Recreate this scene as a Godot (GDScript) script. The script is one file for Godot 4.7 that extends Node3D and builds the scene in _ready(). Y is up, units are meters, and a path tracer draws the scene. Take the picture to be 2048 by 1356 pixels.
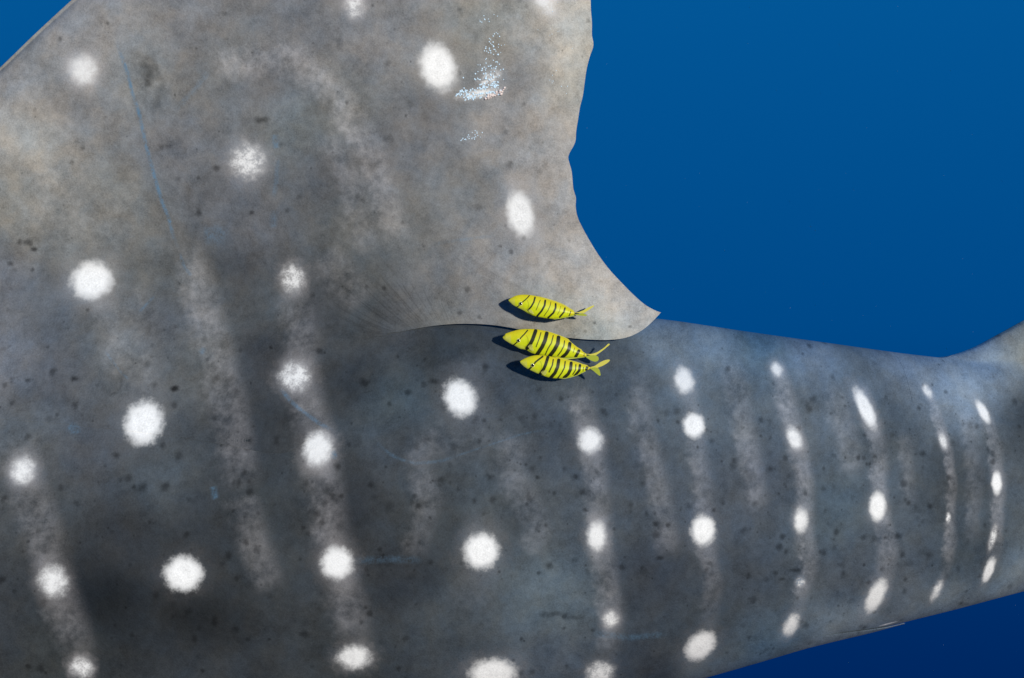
extends Node3D
# A spotted shark swimming past in open blue water, with three striped yellow fish beside its dorsal fin.
# Lengths in the tables are millimetres; the shark's flank chart has x to the tail and y downwards.

# girth along the trunk: x, centre height, half height, half width
const TRUNK = [
	[-3882.7,-413.7,53.6,60.0],
	[-3763.5,-399.1,201.0,320.0],
	[-3492.7,-414.6,369.0,500.0],
	[-2734.3,-473.0,643.4,600.0],
	[-1867.7,-475.1,699.4,560.0],
	[-1109.3,-464.9,657.0,500.0],
	[-676.0,-442.7,591.8,460.0],
	[-264.3,-408.3,508.9,410.0],
	[28.2,-382.8,454.2,370.0],
	[320.7,-354.8,398.1,335.0],
	[515.7,-341.5,356.6,305.0],
	[700.9,-327.6,316.8,270.0],
	[840.7,-319.9,289.6,245.0],
	[949.0,-313.2,269.9,225.0],
	[1109.3,-304.4,237.2,195.0],
	[1382.3,-304.9,172.7,140.0],
	[1707.3,-318.8,89.0,85.0],
	[2140.7,-313.6,34.9,50.0]
]
# the line along the back on which the dorsal fin stands: x, y, z
const RIDGE = [
	[-1432.0,77.4,25.0],
	[-1024.0,113.0,0.0],
	[-628.2,68.5,-20.0],
	[-246.9,10.1,-36.0],
	[-75.4,23.4,-58.0],
	[77.3,10.2,-50.0],
	[311.3,18.3,-52.0]
]
# skin tone, with some light and shade put into it, on the flank chart: region, x, y, albedo r g b (thousandths)
const TONES = [
	[0,778,640,35,40,46],  # crease rows: dark skin with the crease shadow put into the colour
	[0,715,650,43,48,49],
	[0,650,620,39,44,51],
	[0,400,560,111,118,113],
	[0,282,560,117,123,118],
	[0,11,561,131,139,150],
	[0,140,747,79,87,97],
	[0,270,680,124,131,125],
	[0,434,699,110,117,112],
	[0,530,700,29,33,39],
	[0,42,718,165,173,184],
	[0,184,481,161,166,154],
	[0,341,641,93,102,113],
	[0,470,540,40,46,53],
	[0,562,620,69,76,76],
	[0,115,606,97,109,120],
	[1,59,151,289,287,279],
	[1,129,83,273,271,262],
	[1,61,103,209,214,195],
	[1,217,73,260,259,251],
	[1,412,72,216,220,222],
	[1,608,71,159,164,167],
	[1,803,69,197,199,196],
	[1,1000,65,246,244,215],
	[1,1149,67,478,454,412],
	[1,312,159,209,217,207],
	[1,459,129,182,185,170],
	[1,704,206,154,160,150],
	[1,801,302,147,152,156],
	[1,1000,251,259,256,246],
	[1,1110,252,344,328,299],
	[1,1100,399,269,261,243],
	[1,652,352,90,97,104],
	[1,453,401,118,124,130],
	[1,255,402,182,185,170],
	[1,58,422,227,226,202],
	[1,502,451,124,132,141],
	[1,701,450,101,109,107],
	[1,800,480,144,150,143],
	[1,1000,519,254,251,242],
	[1,1151,539,410,393,360],
	[1,1252,609,454,434,397],
	[1,1101,629,293,286,247],
	[1,949,619,222,227,228],
	[1,819,612,117,126,134],
	[1,888,627,142,149,141],
	[1,859,569,158,166,172],
	[1,901,144,184,187,172],
	[1,1139,183,401,385,324],
	[1,1040,163,237,237,232],
	[1,163,237,192,193,190],
	[1,357,304,150,157,164],
	[1,537,177,142,147,152],
	[1,871,232,127,131,135],
	[1,980,438,215,216,212],
	[1,1060,559,311,304,287],
	[1,744,109,207,209,208],
	[1,1130,350,386,369,337],
	[1,604,259,157,179,181],
	[1,960,404,129,140,141],
	[1,1202,655,380,398,361],
	[1,739,565,58,68,70],
	[1,1158,72,386,383,316],
	[1,430,115,139,140,139],
	[1,103,285,375,362,318],
	[2,1442,1355,118,149,171],  # pale belly edge rows, also brightened in colour for light from below
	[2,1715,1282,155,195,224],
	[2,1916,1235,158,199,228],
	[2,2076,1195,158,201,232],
	[2,1810,1166,92,115,139],
	[2,1420,661,182,234,273],  # upper back edge rows, bluish light put into the tone
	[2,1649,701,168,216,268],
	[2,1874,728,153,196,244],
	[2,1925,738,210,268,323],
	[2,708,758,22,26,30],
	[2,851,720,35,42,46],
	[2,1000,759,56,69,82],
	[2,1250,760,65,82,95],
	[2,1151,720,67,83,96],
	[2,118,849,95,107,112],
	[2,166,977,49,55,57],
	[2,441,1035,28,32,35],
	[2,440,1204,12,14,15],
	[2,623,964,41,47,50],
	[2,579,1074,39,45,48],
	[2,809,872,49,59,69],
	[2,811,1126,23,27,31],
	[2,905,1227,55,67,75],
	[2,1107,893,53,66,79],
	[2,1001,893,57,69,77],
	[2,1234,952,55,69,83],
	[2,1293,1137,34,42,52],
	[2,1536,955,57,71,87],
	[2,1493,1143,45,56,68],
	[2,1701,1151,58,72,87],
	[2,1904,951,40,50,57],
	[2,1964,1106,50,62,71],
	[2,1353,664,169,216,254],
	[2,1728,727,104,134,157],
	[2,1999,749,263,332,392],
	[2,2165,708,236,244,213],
	[2,2073,834,22,28,32],  # shade below the second dorsal fin, put into the tone
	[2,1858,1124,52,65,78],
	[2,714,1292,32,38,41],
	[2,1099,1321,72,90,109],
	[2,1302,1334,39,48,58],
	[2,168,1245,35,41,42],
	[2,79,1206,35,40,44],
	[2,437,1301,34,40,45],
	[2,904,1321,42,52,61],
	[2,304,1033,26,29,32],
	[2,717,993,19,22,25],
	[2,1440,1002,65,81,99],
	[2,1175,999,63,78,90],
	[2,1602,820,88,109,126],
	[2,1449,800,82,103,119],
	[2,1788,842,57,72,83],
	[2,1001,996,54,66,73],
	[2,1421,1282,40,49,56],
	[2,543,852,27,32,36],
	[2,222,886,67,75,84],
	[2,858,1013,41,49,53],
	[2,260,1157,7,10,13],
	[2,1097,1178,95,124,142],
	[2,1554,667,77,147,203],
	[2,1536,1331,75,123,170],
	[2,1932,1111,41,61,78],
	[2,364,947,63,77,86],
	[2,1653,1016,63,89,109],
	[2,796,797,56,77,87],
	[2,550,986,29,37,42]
]
# pale bars of the skin: half width, strength, course
const BANDS = [
	[29.4,69,[372,471,402,580,444,699,478,795,504,888,515,985]],
	[26.6,52,[512,962,525,1018,551,1093,569,1159]],
	[30.4,67,[585,520,606,680,611,748,653,880,670,983,685,1095,717,1201,735,1303]],
	[30.4,63,[90,849,112,922,150,1022,175,1123,205,1217,226,1300]],
	[26.6,76,[449,158,479,139,597,133,684,206,742,313,780,430,829,519]],
	[24.7,45,[644,264,702,352,721,440,740,520]],
	[22.8,40,[843,910,863,985,841,1051,830,1098]],
	[26.6,40,[1040,855,1015,921,1049,997,1059,1045]],
	[21.2,67,[1145,740,1167,846,1183,942,1189,1056,1207,1165,1218,1228,1200,1338]],
	[20.4,47,[1273,720,1277,847,1302,952,1321,1049,1331,1108]],
	[17.0,47,[1371,741,1380,848,1391,953,1396,1050,1414,1151,1407,1293]],
	[20.4,54,[1463,701,1477,829,1492,926,1502,1033]],
	[17.0,85,[1559,691,1563,741,1575,830,1586,878,1597,956,1595,1035,1606,1116,1598,1178,1589,1257]],
	[20.4,45,[1669,762,1689,860,1697,958]],
	[17.0,78,[1730,752,1742,831,1751,920,1751,1008,1773,1100,1766,1198]],
	[9.3,95,[1875,773,1883,833,1895,882,1902,961,1897,1042,1905,1094,1898,1193]],
	[12.8,78,[1980,794,1993,883,2004,963,2003,1065,2002,1152]],
	[12.8,34,[1807,852,1812,940,1814,1020]],
	[34.2,18,[963,996,968,1082,939,1208]],
	[26.6,29,[1000,46,1060,67,1129,154]],
	[22.8,29,[1000,379,1060,330,1110,301]],
	[38.0,25,[253,560,290,690,328,832]],
	[47.5,20,[910,700,922,797,962,921]],
	[24.7,31,[895,863,857,891,829,929]],
	[20.9,36,[1059,997,1073,1045,1049,1093]],
	[15.3,34,[1950,803,1950,902,1951,1002,1947,1106]],
	[32.3,45,[640,500,689,560,729,610]],
	[28.5,38,[204,561,240,641,290,757]],
	[57.0,25,[50,383,166,442,303,471]]
]
# white spots and one painted glint: x, y, radii, turn, solidity, halo
const SPOTS = [
	[190,154,28,29,0,55,90],
	[504,328,33,33,20,25,70],
	[878,142,37,49,-14,100,40],
	[1040,426,29,49,-12,100,50],
	[195,561,43,41,0,100,40],
	[589,557,23,27,0,25,70],
	[602,750,30,28,10,30,60],
	[325,836,38,44,-5,100,15],
	[653,887,29,34,0,70,50],
	[112,922,23,26,0,45,55],
	[175,1125,26,31,-15,55,45],
	[411,1115,38,35,0,100,15],
	[693,1100,32,33,0,90,35],
	[922,792,32,40,-30,95,25],
	[965,1083,36,37,10,100,30],
	[222,1289,20,19,35,35,90],
	[722,1285,32,25,0,70,50],
	[986,1333,49,34,0,100,40],
	[1176,875,25,26,0,75,40],
	[1187,1058,20,30,0,75,50],
	[1216,1225,15,18,0,30,70],
	[1200,1345,29,28,0,45,30],
	[1369,760,21,27,-5,75,45],
	[1382,848,24,26,0,100,15],
	[1396,1050,26,32,0,100,15],
	[1402,1295,31,39,28,95,30],
	[1564,739,13,15,0,55,60],
	[1584,874,15,24,-22,65,50],
	[1593,1035,15,26,0,65,45],
	[1589,1257,17,28,10,60,45],
	[1738,817,16,44,-19,95,40],
	[1751,1011,19,31,0,100,25],
	[1763,1200,20,42,12,90,50],
	[1878,785,9,14,-15,40,50],
	[1894,884,8,16,-10,40,50],
	[1900,1037,5,10,0,10,40],
	[1895,1195,10,24,10,40,50],
	[1989,826,11,25,-20,85,35],
	[2003,968,12,25,0,95,25],
	[1999,1081,7,24,8,15,60],
	[2002,1152,12,32,6,95,30],
	[718,30,18,22,0,10,80],
	[1089,7,22,34,-25,30,80],
	[955,191,40,9,-12,8,40],
	[1813,1276,20,3,-14,45,10],  # painted glint along the rim of the pelvic flap
	[978,162,25,14,-30,4,18],
	[1597,1162,9,9,0,0,60]
]
# single dark blotches: x, y, radii, strength
const DARK = [
	[317,159,26,32,55],
	[313,176,14,15,60],
	[340,192,16,18,35],
	[295,236,10,12,35],
	[328,221,20,20,28],
	[352,299,10,9,45],
	[335,304,9,7,40],
	[466,264,12,16,30],
	[535,248,16,9,60],
	[444,341,9,8,55],
	[406,428,8,9,55],
	[510,428,5,5,50],
	[71,488,11,7,60],
	[83,501,7,6,65],
	[54,486,7,7,55],
	[36,529,8,6,45],
	[686,99,13,16,40],
	[781,139,8,8,30],
	[822,214,14,12,30],
	[782,283,12,10,40],
	[1018,328,10,8,40],
	[960,413,10,10,30],
	[721,401,14,10,35],
	[377,773,10,7,80],
	[187,754,9,6,70],
	[144,742,9,11,50],
	[100,756,8,5,55],
	[195,803,9,9,55],
	[280,896,10,7,55],
	[330,956,12,14,60],
	[376,954,10,11,60],
	[415,1042,9,8,60],
	[466,1204,8,14,60],
	[632,1235,12,8,50],
	[692,920,9,9,65],
	[982,944,12,10,60],
	[886,948,10,9,55],
	[871,761,12,7,50],
	[317,953,6,6,60],
	[858,871,9,9,35],
	[1146,943,9,7,65],
	[1312,1103,9,6,60],
	[1165,1008,7,6,60],
	[1073,945,5,5,60],
	[1301,1037,7,7,60],
	[1326,1039,7,6,60],
	[1103,1211,30,7,45],
	[1142,1220,30,6,40],
	[1090,742,4,5,70],
	[1585,1136,12,5,55],
	[1560,1153,10,4,50],
	[1795,1072,13,8,60],
	[1769,1074,8,6,50],
	[934,577,8,7,45],
	[253,560,16,12,22],
	[644,220,40,50,14]
]
# bluish scratches: width (tenths), strength, course
const SCRATCHES = [
	[32,72,[252,87,264,128,275,159,283,197,295,236,308,304,325,372,336,412,348,441,354,471,366,505]],
	[28,42,[366,505,375,535,390,555]],
	[32,45,[572,769,596,796,616,813,656,841,683,854]],
	[26,22,[756,870,790,898,810,908,838,916,886,912,924,901]],
	[16,18,[905,906,962,888,1040,863,1093,853]],
	[55,50,[558,274,560,294,561,305]],
	[40,28,[564,313,559,372,554,401]],
	[60,25,[557,421,552,441,553,461]],
	[160,30,[412,471,441,471,456,480]],
	[45,40,[416,707,423,699,426,695]],
	[50,40,[461,953,464,966,468,980]],
	[45,40,[680,890,685,899,682,907]],
	[70,40,[186,840,200,848,203,857]],
	[50,20,[359,236,399,197,439,148]],
	[60,26,[1177,1253,1257,1267,1337,1263]],
	[30,20,[859,489,919,479,1000,468]],
	[60,16,[718,1096,793,1095,858,1098]],
	[20,25,[235,699,269,738,290,757]],
	[22,30,[291,626,307,606,320,591]],
	[90,30,[1586,1162,1596,1157,1603,1168]]
]
# folds of skin at the rear of the fin base: width (tenths), depth, course
const WRINKLES = [
	[13,23,[751.5,669.6,741.8,667.9,732.3,665.4,723.0,662.2,713.9,658.3,705.1,653.7]],
	[12,27,[757.7,668.9,743.7,665.0,730.1,660.0,716.8,654.1,703.9,647.2,691.5,639.4]],
	[13,39,[763.9,668.1,746.0,662.3,728.6,655.3,711.7,647.0,695.4,637.6,679.7,627.0]],
	[13,35,[770.1,667.4,747.2,661.4,724.8,653.9,703.0,644.8,681.8,634.3,661.1,622.4]],
	[9,44,[776.3,666.4,750.4,655.0,725.4,641.9,701.2,627.3,677.9,611.1,655.6,593.3]],
	[11,25,[782.6,665.1,753.5,653.1,725.3,639.3,698.0,623.8,671.6,606.6,646.1,587.8]],
	[11,58,[788.8,663.8,761.4,654.6,734.6,643.8,708.5,631.4,683.1,617.6,658.4,602.2]],
	[11,46,[795.1,662.5,769.9,651.7,745.3,639.6,721.5,626.1,698.5,611.3,676.3,595.2]],
	[9,57,[801.4,661.2,773.4,643.4,746.4,624.1,720.5,603.5,695.8,581.6,672.3,558.4]],
	[10,29,[807.8,659.9,776.4,643.5,745.8,625.5,716.3,606.1,687.8,585.3,660.4,563.2]],
	[9,38,[814.1,658.6,781.9,639.9,750.5,619.7,720.2,598.1,690.9,575.1,662.8,550.9]],
	[9,59,[820.5,657.3,797.5,639.5,775.3,620.7,753.9,601.0,733.4,580.5,713.9,559.1]],
	[12,22,[826.9,656.0,802.2,636.1,778.2,615.2,755.1,593.4,732.9,570.7,711.7,547.2]],
	[12,31,[833.4,654.9,808.4,632.8,784.3,609.9,761.0,586.1,738.7,561.6,717.4,536.2]],
	[13,37,[839.8,653.8,818.0,633.4,796.9,612.3,776.5,590.6,757.0,568.2,738.2,545.2]],
	[10,52,[846.2,652.7,826.2,631.4,806.9,609.7,788.3,587.4,770.4,564.6,753.2,541.3]],
	[12,57,[852.6,651.5,833.1,632.2,814.3,612.3,796.0,592.0,778.3,571.2,761.2,550.0]],
	[12,45,[859.0,650.4,845.7,632.4,832.8,614.0,820.5,595.4,808.6,576.5,797.2,557.4]],
	[8,48,[865.4,649.5,849.0,632.0,832.9,614.2,817.3,596.0,802.2,577.6,787.4,558.8]],
	[8,46,[871.8,649.1,859.4,630.4,847.4,611.4,835.7,592.3,824.4,573.0,813.5,553.6]],
	[10,45,[878.2,648.7,870.1,632.8,862.3,616.7,854.7,600.6,847.4,584.3,840.3,568.0]],
	[8,29,[884.7,648.3,877.1,636.2,869.7,624.0,862.4,611.7,855.4,599.3,848.4,586.9]],
	[10,24,[891.1,647.9,886.8,638.8,882.6,629.7,878.5,620.5,874.4,611.3,870.5,602.1]],
	[11,44,[897.5,647.6,893.7,638.2,890.0,628.9,886.3,619.5,882.6,610.2,879.1,600.8]],
	[8,26,[904.0,647.2,899.6,638.1,895.2,629.0,890.9,619.9,886.6,610.9,882.3,601.8]],
	[12,40,[910.5,646.8,906.5,637.5,902.5,628.2,898.6,618.9,894.6,609.7,890.7,600.5]],
	[11,50,[788.6,666.9,759.1,667.0,734.6,663.0,715.0,657.0]],
	[11,50,[783.7,667.9,759.4,672.0,735.3,674.0]]
]
const FIN_LOW = [-1444.0,-137.0,-1244.0,-140.0,-1044.0,-146.0,-844.0,-160.0,-644.0,-184.0,-544.0,-200.0,-474.0,-214.0,-424.0,-214.0,-384.0,-184.0,-359.0,-144.0,-334.0,-102.0,-309.0,-67.0,-284.0,-37.0,-264.0,-16.0,-251.6,9.1,-226.5,14.7,-196.4,20.8,-161.2,26.4,-126.0,30.0,-85.5,31.0,-39.7,28.5,6.1,21.4,46.7,13.2,87.3,6.1,128.0,1.0,178.8,-2.0,214.4,-0.5,241.8,6.1,265.1,18.3,283.3,33.5,302.3,53.8]
const FIN_TRAIL = [302.3,53.8,289.1,58.8,269.6,69.9,247.1,89.1,222.6,113.3,198.0,139.4,175.6,168.5,157.2,197.5,143.0,222.5,131.8,246.4,128.1,267.3,128.5,284.2,123.4,301.1,121.3,320.9,119.8,335.7,115.2,352.5,112.6,363.4,116.1,374.2,123.0,386.1,127.0,395.9,128.4,415.6,131.8,437.2,135.6,461.7,141.5,486.2,145.3,515.4,149.1,539.8,154.9,562.2,161.8,583.5,158.7,602.9,158.5,627.1,156.4,651.2,155.2,680.1,150.9,728.1,138.6,814.0,84.1,956.0,15.6,1041.9,-72.1,1099.8]
const FIN_LEAD = [-1411.0,203.2,-1323.1,257.0,-1244.4,318.4,-1096.2,444.7,-1046.6,489.7,-997.0,533.6,-932.4,593.1,-858.1,658.1,-779.0,724.7,-700.1,791.0,-407.8,969.5,-215.3,1055.4,-71.5,1090.4]
const REAR_LOW = [817.1,-130.1,881.1,-136.5,987.7,-142.9,1092.3,-172.8,1254.4,-215.5,1414.4,-183.5,1489.1,-130.1,1595.7,-98.1]
const REAR_TRAIL = [1595.7,-98.1,1521.1,-44.8,1489.1,40.5,1510.4,168.5,1553.1,264.5]
const REAR_LEAD = [817.1,-36.3,859.7,-36.8,902.4,-39.5,929.1,-40.0,955.7,-34.1,987.7,-21.3,1025.1,-1.6,1062.4,18.7,1092.3,35.2,1147.7,66.1,1254.4,125.9,1414.4,221.9,1553.1,264.5]
# healing dots on the fin: number, size, spread, course
const DOT_AREAS = [
	[70,2.5,5,-111.5,483.0,-88.7,492.2,-63.8,498.2,-38.8,504.0,-17.9,507.6],
	[60,2.3,5,-105.6,478.2,-73.8,480.6,-48.8,486.5,-23.9,496.0],
	[40,2.1,11,-78.6,517.7,-58.7,525.5,-43.8,517.7,-28.9,510.7],
	[26,1.9,10,-55.7,535.3,-38.8,540.0,-25.9,537.0],
	[18,1.8,11,-58.6,562.5,-43.7,564.4,-29.8,570.1],
	[16,1.9,8,-53.6,578.1,-38.7,578.9,-27.8,580.7],
	[6,1.8,6,-38.7,595.4,-33.7,599.2],
	[10,1.7,8,-58.5,622.6,-48.6,634.2,-33.7,651.4],
	[10,1.2,22,70.1,639.9,85.0,611.0],
	[9,1.3,14,73.5,496.6,90.2,533.5],
	[14,1.6,7,-79.0,412.9,-69.0,406.0,-62.0,410.0],
	[16,1.5,3,-104.0,393.9,-89.0,401.0,-74.0,403.1],
	[12,2.1,6,-93.7,486.2,-78.8,484.5]
]
const SCAR = [-51.9,479.6,-43.9,482.5,-33.9,486.3,-23.9,492.1,-15.9,497.8]
const FISH = [
	{"pos":[0.0619,0.0629,0.003],"up":[-69.33,14.71,-66.89,16.96,-64.45,18.61,-59.57,21.54,-53.72,23.98,-43.96,25.74,-31.28,25.74,-17.62,23.98,-2.99,20.08,11.64,15.2,26.28,10.32,40.91,3.49,52.62,-3.04,63.35,-9.29],"dn":[-69.33,14.71,-68.55,12.96,-66.4,10.61,-60.55,5.15,-51.77,0.08,-40.06,-5.78,-30.31,-11.63,-17.62,-16.99,-2.99,-20.12,11.64,-22.17,23.35,-22.56,38.96,-20.41,50.67,-17.68,64.33,-13.19],"bars":[[1.56,90,[-27.38,23.98,-31.28,19.39,-36.16,14.71,-40.06,11.79,-44.45,7.39,-48.35,3.49,-52.26,0.86]],[2.54,95,[-16.16,20.08,-18.6,10.81,-23.48,2.03,-29.82,-5.29]],[1.27,70,[-5.72,14.71,-8.84,7.88,-11.77,0.08,-14.21,-5.29]],[2.93,100,[4.33,13.93,2.86,3.98,-2.99,-6.75,-11.77,-16.99]],[1.37,70,[15.55,10.81,14.08,3.98,9.69,-5.78,1.89,-16.51]],[2.93,100,[25.11,7.1,24.82,-0.9,20.42,-10.65,10.18,-20.12]],[0.98,60,[35.06,2.52,32.62,-6.75,28.72,-14.07]],[2.54,95,[43.64,-1.19,41.4,-9.19,33.11,-18.95]],[0.78,40,[50.67,-5.29,48.23,-13.58]],[1.56,85,[55.25,-7.73,53.59,-12.6,51.64,-16.7]],[1.37,45,[63.16,-9.68,62.57,-14.07]]],"eye":[-44.45,7.59],"tail":{"up":[60.42,-9.87,70.18,-9.29,79.94,-5.78,89.69,-0.12,98.47,3.49,102.86,4.47,97.5,-0.9,88.72,-6.75,80.91,-11.14],"dn":[61.4,-13.58,70.18,-15.73,79.94,-16.7,85.3,-16.7,87.94,-15.73,85.79,-14.07,81.89,-12.6,79.94,-11.43],"dor":[-11.77,23.3,1.89,19.78,16.52,15.69,31.16,10.81,43.84,4.96,55.55,-2.36,62.86,-8.21,52.62,-4.31,40.91,2.32,26.28,9.15,11.64,14.22,-2.99,19.39],"an":[15.55,-21.87,24.33,-23.53,38.96,-21.38,52.62,-18.65,63.35,-14.75,50.67,-17.48,38.96,-19.63,25.3,-22.17],"pec":[-29.82,-4.8,-25.43,-3.82,-21.53,-6.75,-18.6,-12.6,-22.5,-12.12,-27.38,-9.19]}},
	{"pos":[0.0757,-0.012,0.01],"up":[-94.45,14.79,-93.28,17.13,-90.36,19.7,-89.54,21.8,-86.86,23.55,-74.59,27.64,-60.58,31.15,-44.22,32.31,-27.87,31.73,-10.35,28.23,7.17,22.97,24.69,15.96,36.37,9.54,48.05,-0.16,59.73,-9.15,72.58,-17.68],"dn":[-94.45,14.79,-93.28,12.46,-89.78,9.19,-80.43,3.35,-72.26,-0.74,-60.58,-7.4,-48.9,-9.74,-39.55,-14.99,-27.87,-19.08,-10.35,-21.65,7.17,-23.99,22.35,-25.5,48.05,-24.92,72.58,-22.82],"bars":[[1.87,90,[-44.81,29.39,-51.23,21.8,-58.24,14.79,-62.33,8.95,-67.0,4.86,-72.84,-0.16]],[5.61,100,[-28.81,28.23,-34.88,11.29,-39.55,1.94,-45.98,-6.23]],[1.64,80,[-18.29,24.72,-22.03,12.46,-27.87,-3.31]],[5.84,100,[-6.61,23.55,-10.35,8.95,-16.19,-3.9,-25.54,-18.15]],[1.87,80,[6.23,18.88,2.5,4.28,-3.93,-6.23,-9.77,-18.85]],[5.84,100,[16.75,15.38,15.11,3.11,8.34,-9.74,-0.42,-21.18]],[1.87,80,[28.78,8.37,27.26,-1.56,21.77,-12.07,15.34,-20.83]],[5.37,100,[39.29,3.11,37.3,-8.57,31.7,-17.33,24.1,-24.34]],[1.4,60,[48.87,-5.65,45.71,-15.58]],[4.67,95,[57.16,-11.49,53.89,-17.91,50.97,-22.82]],[1.64,60,[68.14,-17.33,67.32,-21.65]]],"eye":[-62.56,8.95],"tail":{"up":[69.07,-17.33,81.92,-17.91,91.27,-15.58,100.61,-10.32,109.95,-3.9,119.06,2.88,112.29,-5.06,102.95,-12.66,93.6,-19.08,87.76,-21.65],"dn":[69.07,-22.0,73.74,-25.5,81.92,-30.76,90.1,-33.1,95.94,-30.76,96.87,-26.09,94.77,-22.35,87.76,-20.25],"dor":[-20.86,30.56,-4.51,27.41,13.01,21.8,30.53,15.03,37.54,11.29,39.29,8.37,53.89,-3.9,65.57,-13.24,53.89,-6.0,39.87,5.22,24.69,14.79,7.17,21.8],"an":[-4.51,-22.58,7.17,-26.09,24.69,-29.01,42.21,-27.84,59.73,-25.5,70.24,-23.52,53.89,-23.99,30.53,-24.34,7.17,-23.17],"pec":[-44.22,-2.73,-39.55,1.36,-34.88,0.19,-34.88,-6.23,-32.54,-10.9,-38.38,-10.32]}},
	{"pos":[0.0939,-0.0557,0.066],"up":[-78.43,10.96,-77.63,12.68,-74.99,14.4,-67.54,18.41,-56.08,22.42,-41.18,24.37,-26.28,23.0,-12.53,20.47,4.67,16.69,21.86,12.45,39.05,7.18,50.51,2.94,60.83,0.53],"dn":[-78.43,10.96,-77.63,8.67,-69.83,1.22,-60.66,-4.17,-46.91,-10.82,-40.03,-13.34,-29.72,-17.69,-18.26,-20.56,-6.8,-21.47,10.4,-20.56,27.59,-16.55,44.78,-9.1,60.83,-1.76],"bars":[[2.52,90,[-34.07,21.62,-40.03,17.26,-48.06,10.96,-53.21,4.43,-57.23,0.07,-61.24,-3.94]],[4.58,100,[-23.76,20.7,-28.57,5.8,-32.01,-2.22,-38.89,-12.31]],[2.06,85,[-13.44,15.55,-15.39,4.66,-21.7,-8.52]],[5.04,100,[-2.78,14.4,-5.08,1.22,-10.23,-10.24,-18.83,-20.56]],[2.06,85,[9.82,11.53,8.1,0.07,2.95,-10.24,-4.5,-20.56]],[4.81,100,[21.51,8.67,20.14,-3.37,15.55,-12.53,8.1,-19.41]],[1.83,80,[30.68,5.8,29.88,-4.51,24.72,-13.11]],[3.9,100,[38.71,4.43,37.33,-5.66,28.73,-15.97]],[1.38,75,[45.58,0.65,44.78,-6.8]],[3.9,90,[53.03,0.65,51.08,-3.94]],[1.15,60,[59.11,0.3,58.31,-1.53]]],"eye":[-53.44,4.43],"tail":{"up":[57.39,0.53,67.7,2.94,78.02,9.81,88.33,14.4,95.78,15.55,98.08,14.74,94.06,9.81,84.9,4.08,75.73,0.3,70.0,-1.65],"dn":[57.39,-1.3,65.41,-6.57,72.29,-12.53,78.59,-15.97,78.59,-10.24,76.3,-3.37,72.29,-0.5,67.7,0.3],"dor":[-12.53,21.28,4.67,18.18,21.86,13.83,33.32,10.96,42.49,7.52,56.24,1.79,44.78,3.51,27.59,9.24,4.67,15.89],"an":[-3.36,-21.25,10.4,-21.7,27.59,-17.69,42.49,-11.39,51.66,-6.23,33.32,-13.91,10.4,-19.41],"pec":[-37.74,-9.1,-29.72,-3.37,-25.71,-4.51,-26.28,-10.24,-29.72,-14.83,-34.3,-13.11]}}
]

const MM := 1.1            # millimetres per texel of the skin
const AXIS_Z := -0.25      # the trunk's axis
const LEAN := 0.12         # how far the fin leans out per metre of height

var trunk_table: Array = []
var ridge_table: Array = []
var field := PackedFloat32Array()
var to_srgb := PackedByteArray()
var rng := RandomNumberGenerator.new()

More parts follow.
